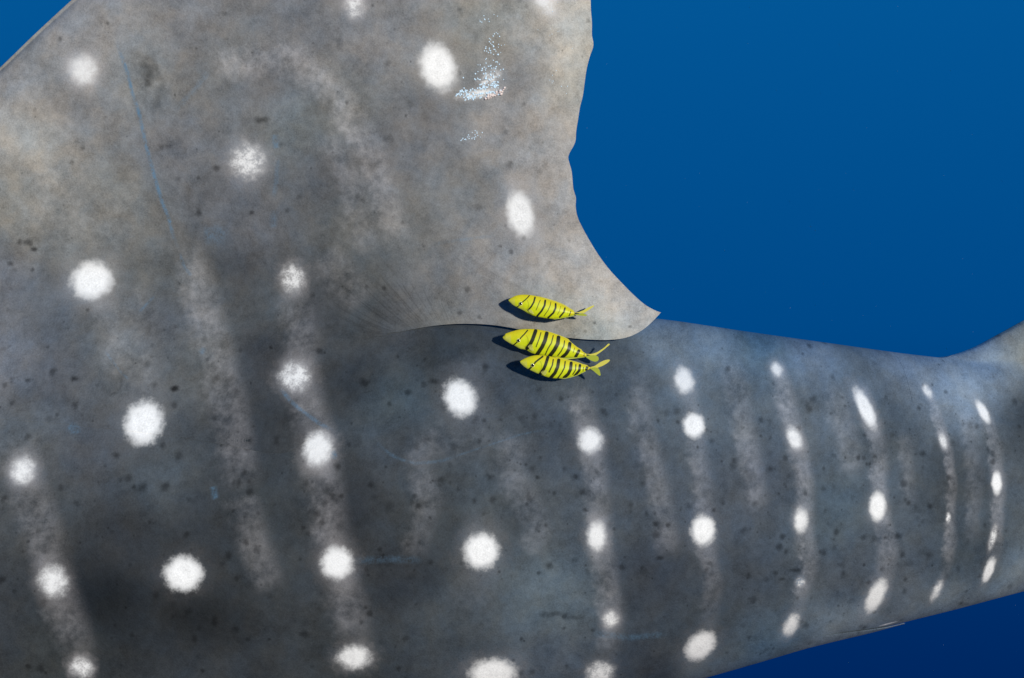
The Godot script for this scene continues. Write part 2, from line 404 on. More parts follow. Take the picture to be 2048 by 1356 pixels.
func _ready():
	# ---- camera, water all round, light ----
	var cam := Camera3D.new()
	cam.name = "camera"
	cam.position = Vector3(0, 0, 3.0)
	cam.fov = rad_to_deg(2.0 * atan(0.678 / 3.0))
	cam.near = 0.05
	cam.far = 200.0
	add_child(cam)
	cam.current = true
	var sky_mat := ProceduralSkyMaterial.new()
	sky_mat.sky_top_color = Color(0.004, 0.22, 0.60).linear_to_srgb()
	sky_mat.sky_horizon_color = Color(0.0, 0.065, 0.245).linear_to_srgb()
	sky_mat.sky_curve = 0.75
	sky_mat.ground_horizon_color = Color(0.0, 0.065, 0.245).linear_to_srgb()
	sky_mat.ground_bottom_color = Color(0.0, 0.009, 0.088).linear_to_srgb()
	sky_mat.ground_curve = 0.09
	sky_mat.sun_angle_max = 0.0
	var sky := Sky.new()
	sky.sky_material = sky_mat
	var env := Environment.new()
	env.background_mode = Environment.BG_SKY
	env.sky = sky
	env.tonemap_mode = Environment.TONE_MAPPER_LINEAR
	env.tonemap_exposure = 1.0
	env.sdfgi_enabled = true
	env.ssao_enabled = true
	env.ssil_enabled = true
	var we := WorldEnvironment.new()
	we.name = "world_environment"
	we.environment = env
	add_child(we)
	var strobe := DirectionalLight3D.new()
	strobe.name = "strobe"  # stands for a camera strobe at the upper right
	strobe.light_energy = 1.2
	strobe.light_color = Color(1.0, 0.975, 0.93)
	strobe.light_angular_distance = 2.5
	strobe.shadow_enabled = true
	add_child(strobe)
	strobe.look_at_from_position(Vector3.ZERO, Vector3(-0.5, -0.16, -1.0))

	rng.seed = 71
	to_srgb.resize(2049)
	for i in 2049:
		var c := i / 2048.0
		to_srgb[i] = int(round(255.0 * (c * 12.92 if c < 0.0031308 else 1.055 * pow(c, 1.0 / 2.4) - 0.055)))
	trunk_table = metres(TRUNK)
	ridge_table = metres(RIDGE)

	# ---- the shark ----
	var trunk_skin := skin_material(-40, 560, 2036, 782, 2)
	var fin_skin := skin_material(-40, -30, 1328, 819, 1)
	var shark := Node3D.new()
	shark.name = "spotted_shark"
	shark.position = Vector3(0, 0, AXIS_Z)
	add_child(shark)
	tag(shark, "huge grey shark with white spots and pale bars filling the frame", "shark")
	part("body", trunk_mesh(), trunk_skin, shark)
	var fin := part("dorsal_fin", fin_mesh(FIN_LOW, FIN_TRAIL, FIN_LEAD, 520, 250, true), fin_skin, shark)
	fin.set_meta("label", "large grey dorsal fin with notched rear edge and pointed free tip")
	var rear := part("second_dorsal_fin", fin_mesh(REAR_LOW, REAR_TRAIL, REAR_LEAD, 150, 70, false), trunk_skin, shark)
	rear.set_meta("label", "pale base of a rear fin rising at the right edge")
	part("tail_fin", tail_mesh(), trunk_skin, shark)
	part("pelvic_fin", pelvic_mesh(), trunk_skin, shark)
	healing_dots(fin)

	# ---- the fish ----
	var words := ["small yellow striped fish topmost of the three, over the grey fin", "largest yellow striped fish, in the middle, just below the fin edge", "lowest yellow striped fish, overlapping the belly of the one above"]
	for i in 3:
		striped_fish(FISH[i], words[i])
	drifting_specks()

# ---------------------------------------------------------------- helpers

func tag(o: Node, label: String, category: String, group := "", kind := ""):
	o.set_meta("label", label)
	o.set_meta("category", category)
	if group != "":
		o.set_meta("group", group)
	if kind != "":
		o.set_meta("kind", kind)

func part(called: String, mesh: Mesh, mat: Material, parent: Node) -> MeshInstance3D:
	var o := MeshInstance3D.new()
	o.name = called
	o.mesh = mesh
	o.material_override = mat
	parent.add_child(o, true)
	return o

func metres(rows: Array) -> Array:
	var out := []
	for r in rows:
		var q := PackedFloat32Array()
		for v in r:
			q.append(v / 1000.0)
		out.append(q)
	return out

func along(table: Array, x: float) -> PackedFloat32Array:
	var n := table.size()
	x = clampf(x, table[0][0], table[n - 1][0])
	var i := 0
	while i < n - 2 and table[i + 1][0] < x:
		i += 1
	var a: PackedFloat32Array = table[i]
	var b: PackedFloat32Array = table[i + 1]
	var p: PackedFloat32Array = table[maxi(i - 1, 0)]
	var q: PackedFloat32Array = table[mini(i + 2, n - 1)]
	var l := b[0] - a[0]
	var s := (x - a[0]) / l
	var out := PackedFloat32Array()
	for c in range(1, a.size()):
		var m0 := (b[c] - p[c]) / (b[0] - p[0]) * l
		var m1 := (q[c] - a[c]) / (q[0] - a[0]) * l
		out.append((2 * s * s * s - 3 * s * s + 1) * a[c] + (s * s * s - 2 * s * s + s) * m0 + (3 * s * s - 2 * s * s * s) * b[c] + (s * s * s - s * s) * m1)
	return out

func trunk_z(x: float, y: float) -> float:
	var k := along(trunk_table, x)
	var t := absf((y - k[0]) / k[1])
	if t < 0.97:
		return AXIS_Z + k[2] * sqrt(1.0 - t * t)
	return AXIS_Z + k[2] * (0.2431 - (t - 0.97) * 3.99)

func fin_z(x: float, y: float) -> float:
	var k := along(ridge_table, x)
	return k[1] + LEAN * (y - k[0])

func blend(a: float, b: float, k: float) -> float:
	var h := maxf(k - absf(a - b), 0.0) / k
	return maxf(a, b) + h * h * k * 0.25

# ---------------------------------------------------------------- geometry

func commit(v: PackedVector3Array, n: PackedVector3Array, uv: PackedVector2Array, idx: PackedInt32Array) -> ArrayMesh:
	var a := []
	a.resize(Mesh.ARRAY_MAX)
	a[Mesh.ARRAY_VERTEX] = v
	a[Mesh.ARRAY_NORMAL] = n
	if uv.size() > 0:
		a[Mesh.ARRAY_TEX_UV] = uv
	a[Mesh.ARRAY_INDEX] = idx
	var m := ArrayMesh.new()
	m.add_surface_from_arrays(Mesh.PRIMITIVE_TRIANGLES, a)
	return m

func fold(t: float) -> float:
	t = fposmod(t, 2.0)
	return t if t <= 1.0 else 2.0 - t

func trunk_uv(x: float, y: float) -> Vector2:
	return Vector2(fold((x * 1000.0 + 1024.0 + 40.0) / (2036 * MM)), fold((678.0 - y * 1000.0 - 560.0) / (782 * MM)))

func fin_uv(x: float, y: float) -> Vector2:
	return Vector2(fold((x * 1000.0 + 1024.0 + 40.0) / (1328 * MM)), fold((678.0 - y * 1000.0 + 30.0) / (819 * MM)))

func trunk_mesh() -> ArrayMesh:
	var v := PackedVector3Array()
	var n := PackedVector3Array()
	var uv := PackedVector2Array()
	var idx := PackedInt32Array()
	var xs := []
	var x: float = trunk_table[0][0]
	var last: float = trunk_table[trunk_table.size() - 1][0]
	while x < last:
		xs.append(x)
		x += 0.012 if absf(x) < 1.3 else 0.04
	xs.append(last)
	var seg := 288
	for px in xs:
		var k := along(trunk_table, px)
		var k2 := along(trunk_table, px + 0.004)
		for j in seg + 1:
			var f := TAU * j / seg
			var c := cos(f)
			var s := sin(f)
			var p := Vector3(px, k[0] + k[1] * c, k[2] * s)
			var q := Vector3(px + 0.004, k2[0] + k2[1] * c, k2[2] * s)
			var round_ := Vector3(0, -k[1] * s, k[2] * c)
			v.append(p)
			n.append((q - p).cross(-round_).normalized())
			uv.append(trunk_uv(p.x, p.y))
	var w := seg + 1
	for i in xs.size() - 1:
		for j in seg:
			var a := i * w + j
			idx.append_array([a, a + w, a + 1, a + 1, a + w, a + w + 1])
	for e in [0, xs.size() - 1]:   # close snout and tail
		var k := along(trunk_table, xs[e])
		var mid := v.size()
		v.append(Vector3(xs[e], k[0], 0))
		n.append(Vector3(-1 if e == 0 else 1, 0, 0))
		uv.append(trunk_uv(xs[e], k[0]))
		for j in seg:
			var a: int = e * w + j
			idx.append_array([mid, a, a + 1] if e == 0 else [mid, a + 1, a])
	return oriented(v, n, uv, idx)

func oriented(v, n, uv, idx) -> ArrayMesh:
	# front faces run clockwise: turn each face to agree with its normals
	for i in range(0, idx.size(), 3):
		var a: Vector3 = v[idx[i]]
		var g: Vector3 = (v[idx[i + 1]] - a).cross(v[idx[i + 2]] - a)
		if g.dot(n[idx[i]] + n[idx[i + 1]] + n[idx[i + 2]]) > 0.0:
			var t: int = idx[i + 1]
			idx[i + 1] = idx[i + 2]
			idx[i + 2] = t
	return commit(v, n, uv, idx)

func points(flat: Array) -> PackedVector2Array:
	var out := PackedVector2Array()
	for i in range(0, flat.size(), 2):
		out.append(Vector2(flat[i], flat[i + 1]) / 1000.0)
	return out

func resample(p: PackedVector2Array, count: int) -> PackedVector2Array:
	var c := Curve2D.new()
	c.bake_interval = 0.002
	for i in p.size():
		var a := p[maxi(i - 1, 0)]
		var b := p[mini(i + 1, p.size() - 1)]
		var t := (b - a).normalized()
		var l := p[i].distance_to(a) if i > 0 else 0.0
		var r := p[i].distance_to(b) if i < p.size() - 1 else 0.0
		c.add_point(p[i], -t * l * 0.33, t * r * 0.33)
	var total := c.get_baked_length()
	var out := PackedVector2Array()
	for i in count + 1:
		out.append(c.sample_baked(total * i / count, true))
	out[0] = p[0]
	out[count] = p[p.size() - 1]
	return out

func fin_mesh(low: Array, trail: Array, lead: Array, nu: int, nv: int, main: bool) -> ArrayMesh:
	# a sheet between four edges: foot, rear edge, leading edge and a hidden front end; it swells from its edges inwards and melts into the trunk at its foot
	var lo := points(low)
	var foot := resample(lo, nu)
	var front := resample(points(lead), nu)
	var back := resample(points(trail), nv)
	var free_from := 2.0
	if main:
		for i in nu + 1:
			if foot[i].x > -0.25:
				free_from = float(i) / nu
				break
	var w := nv + 1
	var v := PackedVector3Array()
	var uv := PackedVector2Array()
	var rear := PackedVector3Array()
	for i in nu + 1:
		var u := float(i) / nu
		for j in w:
			var t := float(j) / nv
			var left := foot[0].lerp(front[0], t)
			var p := foot[i].lerp(front[i], t) + left.lerp(back[j], u) - foot[0].lerp(foot[nu], u).lerp(front[0].lerp(front[nu], u), t)
			var from_lead := p.distance_to(front[i])
			var from_rear := p.distance_to(back[j])
			var from_low := p.distance_to(foot[i])
			var a := clampf(from_lead / 0.09, 0.0, 1.0)
			var th := 0.002 + 0.040 * sqrt(1.0 - (1.0 - a) * (1.0 - a))
			th = minf(th, 0.002 + 0.11 * from_rear)
			if main:
				th = minf(th, 0.0022 + 0.13 * from_low + 0.04 * (1.0 - smoothstep(-0.46, -0.27, p.x)))
			var z: float
			var zb: float
			if main:
				var m := fin_z(p.x, p.y)
				var k := 0.16 - 0.15 * smoothstep(-0.42, -0.2, p.x)
				z = m + th
				if p.x < -0.1:
					z = blend(trunk_z(p.x, p.y), z, k) + 0.0005
				zb = m - th
			else:
				var m := AXIS_Z - 0.07 + 0.09 * smoothstep(0.83, 1.02, p.x)
				z = blend(trunk_z(p.x, p.y), m + th, 0.004 + 0.1 * smoothstep(0.0, 0.1, from_lead)) + 0.0005
				zb = m - th
			v.append(Vector3(p.x, p.y, z - AXIS_Z))
			rear.append(Vector3(p.x, p.y, minf(zb, z - 0.003) - AXIS_Z))
			uv.append(fin_uv(p.x, p.y) if main else trunk_uv(p.x, p.y))
	var count := v.size()
	var n := PackedVector3Array()
	n.resize(count * 2)
	for i in nu + 1:
		for j in w:
			var i0 := maxi(i - 1, 0) * w
			var i1 := mini(i + 1, nu) * w
			var j0 := maxi(j - 1, 0)
			var j1 := mini(j + 1, nv)
			n[i * w + j] = (v[i1 + j] - v[i0 + j]).cross(v[i * w + j1] - v[i * w + j0]).normalized()
			n[count + i * w + j] = -(rear[i1 + j] - rear[i0 + j]).cross(rear[i * w + j1] - rear[i * w + j0]).normalized()
	v.append_array(rear)
	uv.append_array(uv.duplicate())
	var idx := PackedInt32Array()
	for i in nu:
		for j in nv:
			var a := i * w + j
			idx.append_array([a, a + w, a + 1, a + 1, a + w, a + w + 1])
			a += count
			idx.append_array([a, a + 1, a + w, a + 1, a + w + 1, a + w])
	# the rim between the two faces
	var ring := []
	for i in range(nu + 1):
		ring.append(i * w)
	for j in range(1, w):
		ring.append(nu * w + j)
	for i in range(nu - 1, -1, -1):
		ring.append(i * w + nv)
	for k in ring.size() - 1:
		var a: Vector3 = v[ring[k]]
		var b: Vector3 = v[ring[k + 1]]
		var c: Vector3 = v[ring[k] + count]
		var d: Vector3 = v[ring[k + 1] + count]
		var out := (b - a).cross(Vector3(0, 0, 1)).normalized()
		var s := v.size()
		v.append_array([a, b, c, d])
		n.append_array([out, out, out, out])
		uv.append_array([uv[ring[k]], uv[ring[k + 1]], uv[ring[k]], uv[ring[k + 1]]])
		idx.append_array([s, s + 1, s + 2, s + 1, s + 3, s + 2])
	return oriented(v, n, uv, idx)

func plate(outline: PackedVector2Array, thick: float, at_z: float, bend := 0.0) -> ArrayMesh:
	# a thin fin cut to an outline, with a softly swollen middle
	var v := PackedVector3Array()
	var n := PackedVector3Array()
	var uv := PackedVector2Array()
	var idx := PackedInt32Array()
	var tri := Geometry2D.triangulate_polygon(outline)
	var first := outline[0]
	for side in [1.0, -1.0]:
		var s := v.size()
		for p in outline:
			v.append(Vector3(p.x, p.y, at_z + bend * (p.x - first.x) + side * thick * 0.5))
			n.append(Vector3(-bend, 0, side).normalized())
			uv.append(Vector2(p.x, p.y) * 10.0)
		for t in tri:
			idx.append(s + t)
	var m := outline.size()
	for i in m:
		var a := v[i]
		var b := v[(i + 1) % m]
		var c := v[m + i]
		var d := v[m + (i + 1) % m]
		var out := (b - a).cross(c - a).normalized()
		var mid := (a + b) * 0.5
		if Geometry2D.is_point_in_polygon(Vector2(mid.x + out.x * 0.0002, mid.y + out.y * 0.0002), outline):
			out = -out
		var s := v.size()
		v.append_array([a, b, c, d])
		n.append_array([out, out, out, out])
		for k in 4:
			uv.append(Vector2(a.x, a.y) * 10.0)
		idx.append_array([s, s + 1, s + 2, s + 1, s + 3, s + 2])
	return oriented(v, n, uv, idx)

func tail_mesh() -> ArrayMesh:
	var o := PackedVector2Array()
	for p in [[1.95, -0.27], [2.25, -0.02], [2.75, 0.62], [2.95, 0.86], [2.84, 0.40], [2.62, -0.02], [2.52, -0.27], [2.60, -0.48], [2.74, -0.80], [2.45, -0.60], [2.15, -0.40]]:
		o.append(Vector2(p[0], p[1]))
	return plate(resample_closed(o, 60), 0.03, 0.0)

func resample_closed(o: PackedVector2Array, count: int) -> PackedVector2Array:
	var q := o.duplicate()
	q.append(o[0])
	var r := resample(q, count)
	r.remove_at(r.size() - 1)
	return r

func pelvic_mesh() -> ArrayMesh:
	# the folded rear flap under the belly: a narrow lobe that lies on the flank and lifts off towards its tip
	var v := PackedVector3Array()
	var n := PackedVector3Array()
	var uv := PackedVector2Array()
	var idx := PackedInt32Array()
	var steps := 60
	var across := 10
	for i in steps + 1:
		var u := float(i) / steps
		var x := lerpf(0.585, 0.836, u)
		var k := along(trunk_table, x)
		var y0 := k[0] - k[1] * 0.999
		var y1 := lerpf(-0.614, -0.609, smoothstep(0.0, 0.8, u))
		y1 = maxf(y1, y0 + 0.006)
		var lift := 0.012 * smoothstep(0.0, 0.75, u)
		for j in across + 1:
			var t := float(j) / across
			var y := lerpf(y0, y1, t)
			var s := clampf((y - k[0]) / k[1], -0.9999, 0.9999)
			var z := k[2] * sqrt(1.0 - s * s) + lift * sqrt(maxf(1.0 - t * t, 0.0)) * 0.6 + lift * 0.4
			v.append(Vector3(x, y - lift * 0.25 * (1.0 - t), z))
			uv.append(trunk_uv(x, y))
	var w := across + 1
	for i in steps + 1:
		for j in w:
			var i0 := maxi(i - 1, 0) * w
			var i1 := mini(i + 1, steps) * w
			n.append((v[i1 + j] - v[i0 + j]).cross(v[i * w + mini(j + 1, across)] - v[i * w + maxi(j - 1, 0)]).normalized())
	for i in steps:
		for j in across:
			var a := i * w + j
			idx.append_array([a, a + w, a + 1, a + 1, a + w, a + w + 1])
	return oriented(v, n, uv, idx)

# ---------------------------------------------------------------- skin

func noise_bytes(w: int, h: int, x0: float, y0: float, per_mm: float, octaves: int, seed_: int, warp := 0.0) -> PackedByteArray:
	var f := FastNoiseLite.new()
	f.seed = seed_
	f.noise_type = FastNoiseLite.TYPE_SIMPLEX_SMOOTH
	f.frequency = per_mm * MM
	f.fractal_type = FastNoiseLite.FRACTAL_FBM
	f.fractal_octaves = octaves
	f.offset = Vector3(x0 / MM, y0 / MM, 0)
	if warp > 0.0:
		f.domain_warp_enabled = true
		f.domain_warp_amplitude = warp / MM
		f.domain_warp_frequency = per_mm * MM * 1.5
		f.domain_warp_fractal_type = FastNoiseLite.DOMAIN_WARP_FRACTAL_PROGRESSIVE
		f.domain_warp_fractal_octaves = 3
	return f.get_image(w, h, false, false, false).get_data()

func stroke(w: int, h: int, x0: float, y0: float, mm: float, course: Array, half: float, strength: float, edge: float, taper := false):
	# lays a soft line into the field (the strongest wins)
	var total := course.size() / 2 - 1
	for k in total:
		var a := Vector2((course[2 * k] - x0) / mm, (course[2 * k + 1] - y0) / mm)
		var b := Vector2((course[2 * k + 2] - x0) / mm, (course[2 * k + 3] - y0) / mm)
		var r := half / mm * (1.0 + edge)
		var xa := maxi(int(minf(a.x, b.x) - r), 0)
		var xb := mini(int(maxf(a.x, b.x) + r) + 1, w - 1)
		var ya := maxi(int(minf(a.y, b.y) - r), 0)
		var yb := mini(int(maxf(a.y, b.y) + r) + 1, h - 1)
		var ab := b - a
		var l2 := maxf(ab.length_squared(), 0.0001)
		for y in range(ya, yb + 1):
			for x in range(xa, xb + 1):
				var p := Vector2(x, y) - a
				var t := clampf(p.dot(ab) / l2, 0.0, 1.0)
				var d := (p - ab * t).length() / (half / mm)
				if d > 1.0 + edge:
					continue
				var s := strength * (1.0 - smoothstep(1.0 - edge, 1.0 + edge, d))
				if taper:
					var g := (k + t) / total
					s *= smoothstep(0.0, 1.0, minf(minf(g * 6.0, (1.0 - g) * 5.0), 1.0))
				var i := y * w + x
				if s > field[i]:
					field[i] = s

func tone_field(w: int, h: int, x0: float, y0: float, region: int) -> PackedFloat32Array:
	var step := 10.0
	var lw := int(ceil(w * MM / step)) + 1
	var lh := int(ceil(h * MM / step)) + 1
	var im := Image.create(lw, lh, false, Image.FORMAT_RGBF)
	var used := []
	for t in TONES:
		used.append(PackedFloat32Array([t[1], t[2], t[3] / 1000.0, t[4] / 1000.0, t[5] / 1000.0, 1.0 if t[0] == 0 or t[0] == region else 0.0]))
	var sx := w * MM / lw
	var sy := h * MM / lh
	for j in lh:
		for i in lw:
			var x := x0 + (i + 0.5) * sx
			var y := y0 + (j + 0.5) * sy
			var r := 0.0
			var g := 0.0
			var b := 0.0
			var total := 0.0
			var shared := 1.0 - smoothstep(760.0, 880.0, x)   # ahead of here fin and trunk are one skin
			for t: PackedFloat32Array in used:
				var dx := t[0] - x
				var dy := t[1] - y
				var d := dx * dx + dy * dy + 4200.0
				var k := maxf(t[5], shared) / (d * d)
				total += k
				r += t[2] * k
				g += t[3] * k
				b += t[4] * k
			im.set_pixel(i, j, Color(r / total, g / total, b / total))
	im.resize(w, h, Image.INTERPOLATE_CUBIC)
	return im.get_data().to_float32_array()

func soft_strokes(w: int, h: int, x0: float, y0: float, list: Array, per: float, coarse: float, edge: float) -> PackedFloat32Array:
	var lw := int(w * MM / coarse)
	var lh := int(h * MM / coarse)
	field = PackedFloat32Array()
	field.resize(lw * lh)
	for b in list:
		stroke(lw, lh, x0, y0, coarse, b[2], b[0] * per, b[1] / 100.0, edge, true)
	var im := Image.create_from_data(lw, lh, false, Image.FORMAT_RF, field.to_byte_array())
	im.resize(w, h, Image.INTERPOLATE_BILINEAR)
	return im.get_data().to_float32_array()

func skin_material(x0: float, y0: float, w: int, h: int, region: int) -> StandardMaterial3D:
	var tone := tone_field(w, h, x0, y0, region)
	var band := soft_strokes(w, h, x0, y0, BANDS, 1.0, 4.0, 0.66)
	var big := noise_bytes(w, h, x0, y0, 0.011, 5, 11, 30.0)
	var mid := noise_bytes(w, h, x0, y0, 0.05, 4, 12, 8.0)
	var fine := noise_bytes(w, h, x0, y0, 0.2, 3, 13)
	var hue := noise_bytes(w, h, x0, y0, 0.013, 4, 14, 30.0)
	# scratches and folds
	field = PackedFloat32Array()
	field.resize(w * h)
	for s in SCRATCHES:
		stroke(w, h, x0, y0, MM, s[2], s[0] / 10.0, s[1] / 100.0, 0.8, true)
	var blue := field
	field = PackedFloat32Array()
	field.resize(w * h)
	if region == 1:
		for s in WRINKLES:
			stroke(w, h, x0, y0, MM, s[2], s[0] / 10.0, s[1] / 100.0, 0.7, true)
	else:
		stroke(w, h, x0, y0, MM, [1690, 1290, 1730, 1289, 1790, 1291, 1825, 1294], 4.0, 0.45, 0.9, true)  # slit over the pelvic flap, its shade also darkens the colour
	var crease := field
	# dark blotches
	var dark := PackedFloat32Array()
	dark.resize(w * h)
	var marks := []
	for d in DARK:
		marks.append([d[0], d[1], d[2], d[3], d[4] / 100.0])
	var dice := RandomNumberGenerator.new()
	dice.seed = 5
	var clumps := FastNoiseLite.new()
	clumps.seed = 8
	clumps.frequency = 0.012
	for k in 7000:
		var x := dice.randf_range(-40, 2200)
		var y := dice.randf_range(-20, 1420)
		var keep := dice.randf()
		var size := 2.2 + 8.0 * pow(dice.randf(), 2.0)
		var squash := dice.randf_range(0.8, 1.0)
		var strong := dice.randf_range(0.14, 0.55)
		var dense := 0.35
		if y > 820 and y < 1150:
			dense = 0.75 if x > 850 else 0.5
		if x > 1500 and y > 780:
			dense = 0.9
		if y < 650:
			dense = 0.22
			size *= 0.7
		dense *= 0.5 + 1.6 * clumps.get_noise_2d(x, y)
		if keep < dense:
			marks.append([x, y, size * squash, size, strong])
	for m in marks:
		var r := maxf(m[2], m[3]) * 1.5 / MM
		var cx: float = (m[0] - x0) / MM
		var cy: float = (m[1] - y0) / MM
		for y in range(maxi(int(cy - r), 0), mini(int(cy + r) + 1, h - 1) + 1):
			for x in range(maxi(int(cx - r), 0), mini(int(cx + r) + 1, w - 1) + 1):
				var i := y * w + x
				var dx: float = (x - cx) * MM / m[2]
				var dy: float = (y - cy) * MM / m[3]
				var e := sqrt(dx * dx + dy * dy) + (mid[i] - 128) / 128.0 * (0.4 if m[3] < 12 else 0.3)
				var s: float = m[4] * (1.0 - smoothstep(0.1 if m[3] < 12 else -0.1, 1.3, e))
				if s > dark[i]:
					dark[i] = s
	# white spots and the painted glint
	var white := PackedFloat32Array()
	white.resize(w * h)
	var halo := PackedFloat32Array()
	halo.resize(w * h)
	for sp in SPOTS:
		var ca := cos(deg_to_rad(sp[4]))
		var sa := sin(deg_to_rad(sp[4]))
		var solid: float = sp[5] / 100.0
		var ring: float = sp[6] / 100.0
		var r := maxf(sp[2], sp[3]) * 2.1 / MM
		var cx: float = (sp[0] - x0) / MM
		var cy: float = (sp[1] - y0) / MM
		for y in range(maxi(int(cy - r), 0), mini(int(cy + r) + 1, h - 1) + 1):
			for x in range(maxi(int(cx - r), 0), mini(int(cx + r) + 1, w - 1) + 1):
				var i := y * w + x
				var px := (x - cx) * MM
				var py := (y - cy) * MM
				var dx: float = (px * ca + py * sa) / sp[2]
				var dy: float = (-px * sa + py * ca) / sp[3]
				var d := sqrt(dx * dx + dy * dy)
				var m := (mid[i] - 128) / 128.0
				var f := (fine[i] - 128) / 128.0
				var e := d + m * 0.17 + f * 0.11
				var soft := 0.36 + 0.30 * (1.0 - solid)
				var s := 1.0 - smoothstep(1.0 - soft, 1.0 + soft * 0.8, e + 0.12)
				s *= 1.0 - (1.0 - solid) * clampf(0.32 + m * 1.0 + f * 0.8 + d * 0.3, 0.0, 0.95)
				white[i] = maxf(white[i], s)
				halo[i] = maxf(halo[i], ring * (1.0 - smoothstep(0.75, 1.95, d + m * 0.5)))
	# the mixture
	var out := PackedByteArray()
	out.resize(w * h * 3)
	var high := PackedByteArray()
	high.resize(w * h)
	var grain := RandomNumberGenerator.new()
	grain.seed = 9 + region
	var seed_int := 12345 + region
	var top_index := w * h - 1
	for i in w * h:
		var m := (mid[i] - 128) * 0.0078
		var f := (fine[i] - 128) * 0.0078
		var g := (big[i] - 128) * 0.0078
		var u := (hue[i] - 128) * 0.0078
		seed_int = (seed_int * 1103515245 + 12345) & 0x7fffffff
		var q := ((seed_int >> 12) & 1023) / 1023.0 - 0.5
		var b := band[clampi(i + int(m * 6.0) + int(g * 10.0) + w * int(f * 6.0), 0, top_index)] * (0.85 + m * 0.4 + g * 0.7)
		var k := (1.0 + 0.30 * g + 0.19 * m + 0.16 * f + 0.27 * q) * (1.0 - dark[i]) * (1.0 - 0.38 * crease[i])
		var lift := b * 0.105 + halo[i] * 0.13
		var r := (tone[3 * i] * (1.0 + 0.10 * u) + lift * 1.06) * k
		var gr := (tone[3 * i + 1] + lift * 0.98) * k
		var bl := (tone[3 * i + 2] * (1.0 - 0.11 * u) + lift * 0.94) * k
		var s := clampf(blue[i] * (0.62 + 0.7 * m + 0.7 * f), 0.0, 0.9)
		r += (0.085 - r) * s
		gr += (0.19 - gr) * s
		bl += (0.29 - bl) * s
		s = white[i]
		var wv := 0.82 + 0.14 * f + 0.10 * m + 0.06 * q
		r += (wv - r) * s
		gr += (wv * 1.0 - gr) * s
		bl += (wv * 0.95 - bl) * s
		out[3 * i] = to_srgb[clampi(int(r * 2048.0), 0, 2048)]
		out[3 * i + 1] = to_srgb[clampi(int(gr * 2048.0), 0, 2048)]
		out[3 * i + 2] = to_srgb[clampi(int(bl * 2048.0), 0, 2048)]
		high[i] = clampi(int(170.0 + 14.0 * f + 10.0 * m + 8.0 * q - 22.0 * crease[i] + 6.0 * white[i]), 0, 255)
	var mat := StandardMaterial3D.new()
	mat.albedo_texture = ImageTexture.create_from_image(Image.create_from_data(w, h, false, Image.FORMAT_RGB8, out))
	mat.texture_repeat = false
	mat.roughness = 0.72
	mat.metallic_specular = 0.22
	mat.heightmap_enabled = true
	mat.heightmap_texture = ImageTexture.create_from_image(Image.create_from_data(w, h, false, Image.FORMAT_L8, high))
	mat.heightmap_scale = 0.35
	return mat

func healing_dots(fin: MeshInstance3D):
	# little pale scabs standing proud of the fin's skin, and one raw streak beside them
	var verts: PackedVector3Array = fin.mesh.surface_get_arrays(0)[Mesh.ARRAY_VERTEX]
	var near := PackedVector3Array()
	for i in 521 * 251:
		var p := verts[i]
		if p.x > -0.2 and p.x < 0.2 and p.y > 0.3 and p.y < 0.75:
			near.append(p)
	var places: Array[Transform3D] = []
	for a in DOT_AREAS:
		var course := points(a.slice(3))
		for k in int(a[0]):
			var t := rng.randf() * (course.size() - 1)
			var s := mini(int(t), course.size() - 2)
			var at: Vector2 = course[s].lerp(course[s + 1], t - s) + Vector2(rng.randfn(), rng.randfn()) * a[2] * 0.0008
			places.append(Transform3D(Basis().scaled(Vector3(1, 1, 0.7) * a[1] * 0.001 * rng.randf_range(0.45, 0.85)), Vector3(at.x, at.y, height_at(near, at))))
	var dot := SphereMesh.new()
	dot.radius = 1.0
	dot.height = 2.0
	dot.radial_segments = 10
	dot.rings = 6
	var mm := MultiMesh.new()
	mm.transform_format = MultiMesh.TRANSFORM_3D
	mm.mesh = dot
	mm.instance_count = places.size()
	for i in places.size():
		mm.set_instance_transform(i, places[i])
	var mat := StandardMaterial3D.new()
	mat.albedo_color = Color(0.80, 0.90, 0.95)
	mat.roughness = 0.3
	var o := MultiMeshInstance3D.new()
	o.name = "healing_dots"
	o.multimesh = mm
	o.material_override = mat
	o.set_meta("kind", "stuff")
	fin.add_child(o, true)
	# the raw pinkish streak
	var st := SurfaceTool.new()
	st.begin(Mesh.PRIMITIVE_TRIANGLES)
	var course := points(SCAR)
	for k in 46:
		var t := rng.randf() * (course.size() - 1)
		var s := mini(int(t), course.size() - 2)
		var at := course[s].lerp(course[s + 1], t - s) + Vector2(rng.randfn(), rng.randfn()) * 0.0024
		var r := rng.randf_range(0.0013, 0.0032)
		st.append_from(dot, 0, Transform3D(Basis(Vector3.BACK, 0.5) * Basis().scaled(Vector3(r * 1.5, r, r * 0.5)), Vector3(at.x, at.y, height_at(near, at))))
	var pink := StandardMaterial3D.new()
	pink.albedo_color = Color(0.93, 0.87, 0.83)
	pink.roughness = 0.4
	part("raw_scar", st.commit(), pink, fin)

func height_at(near: PackedVector3Array, at: Vector2) -> float:
	var best := 1e9
	var z := 0.0
	for p in near:
		var d := (p.x - at.x) * (p.x - at.x) + (p.y - at.y) * (p.y - at.y)
		if d < best:
			best = d
			z = p.z
	return z

# ---------------------------------------------------------------- fish

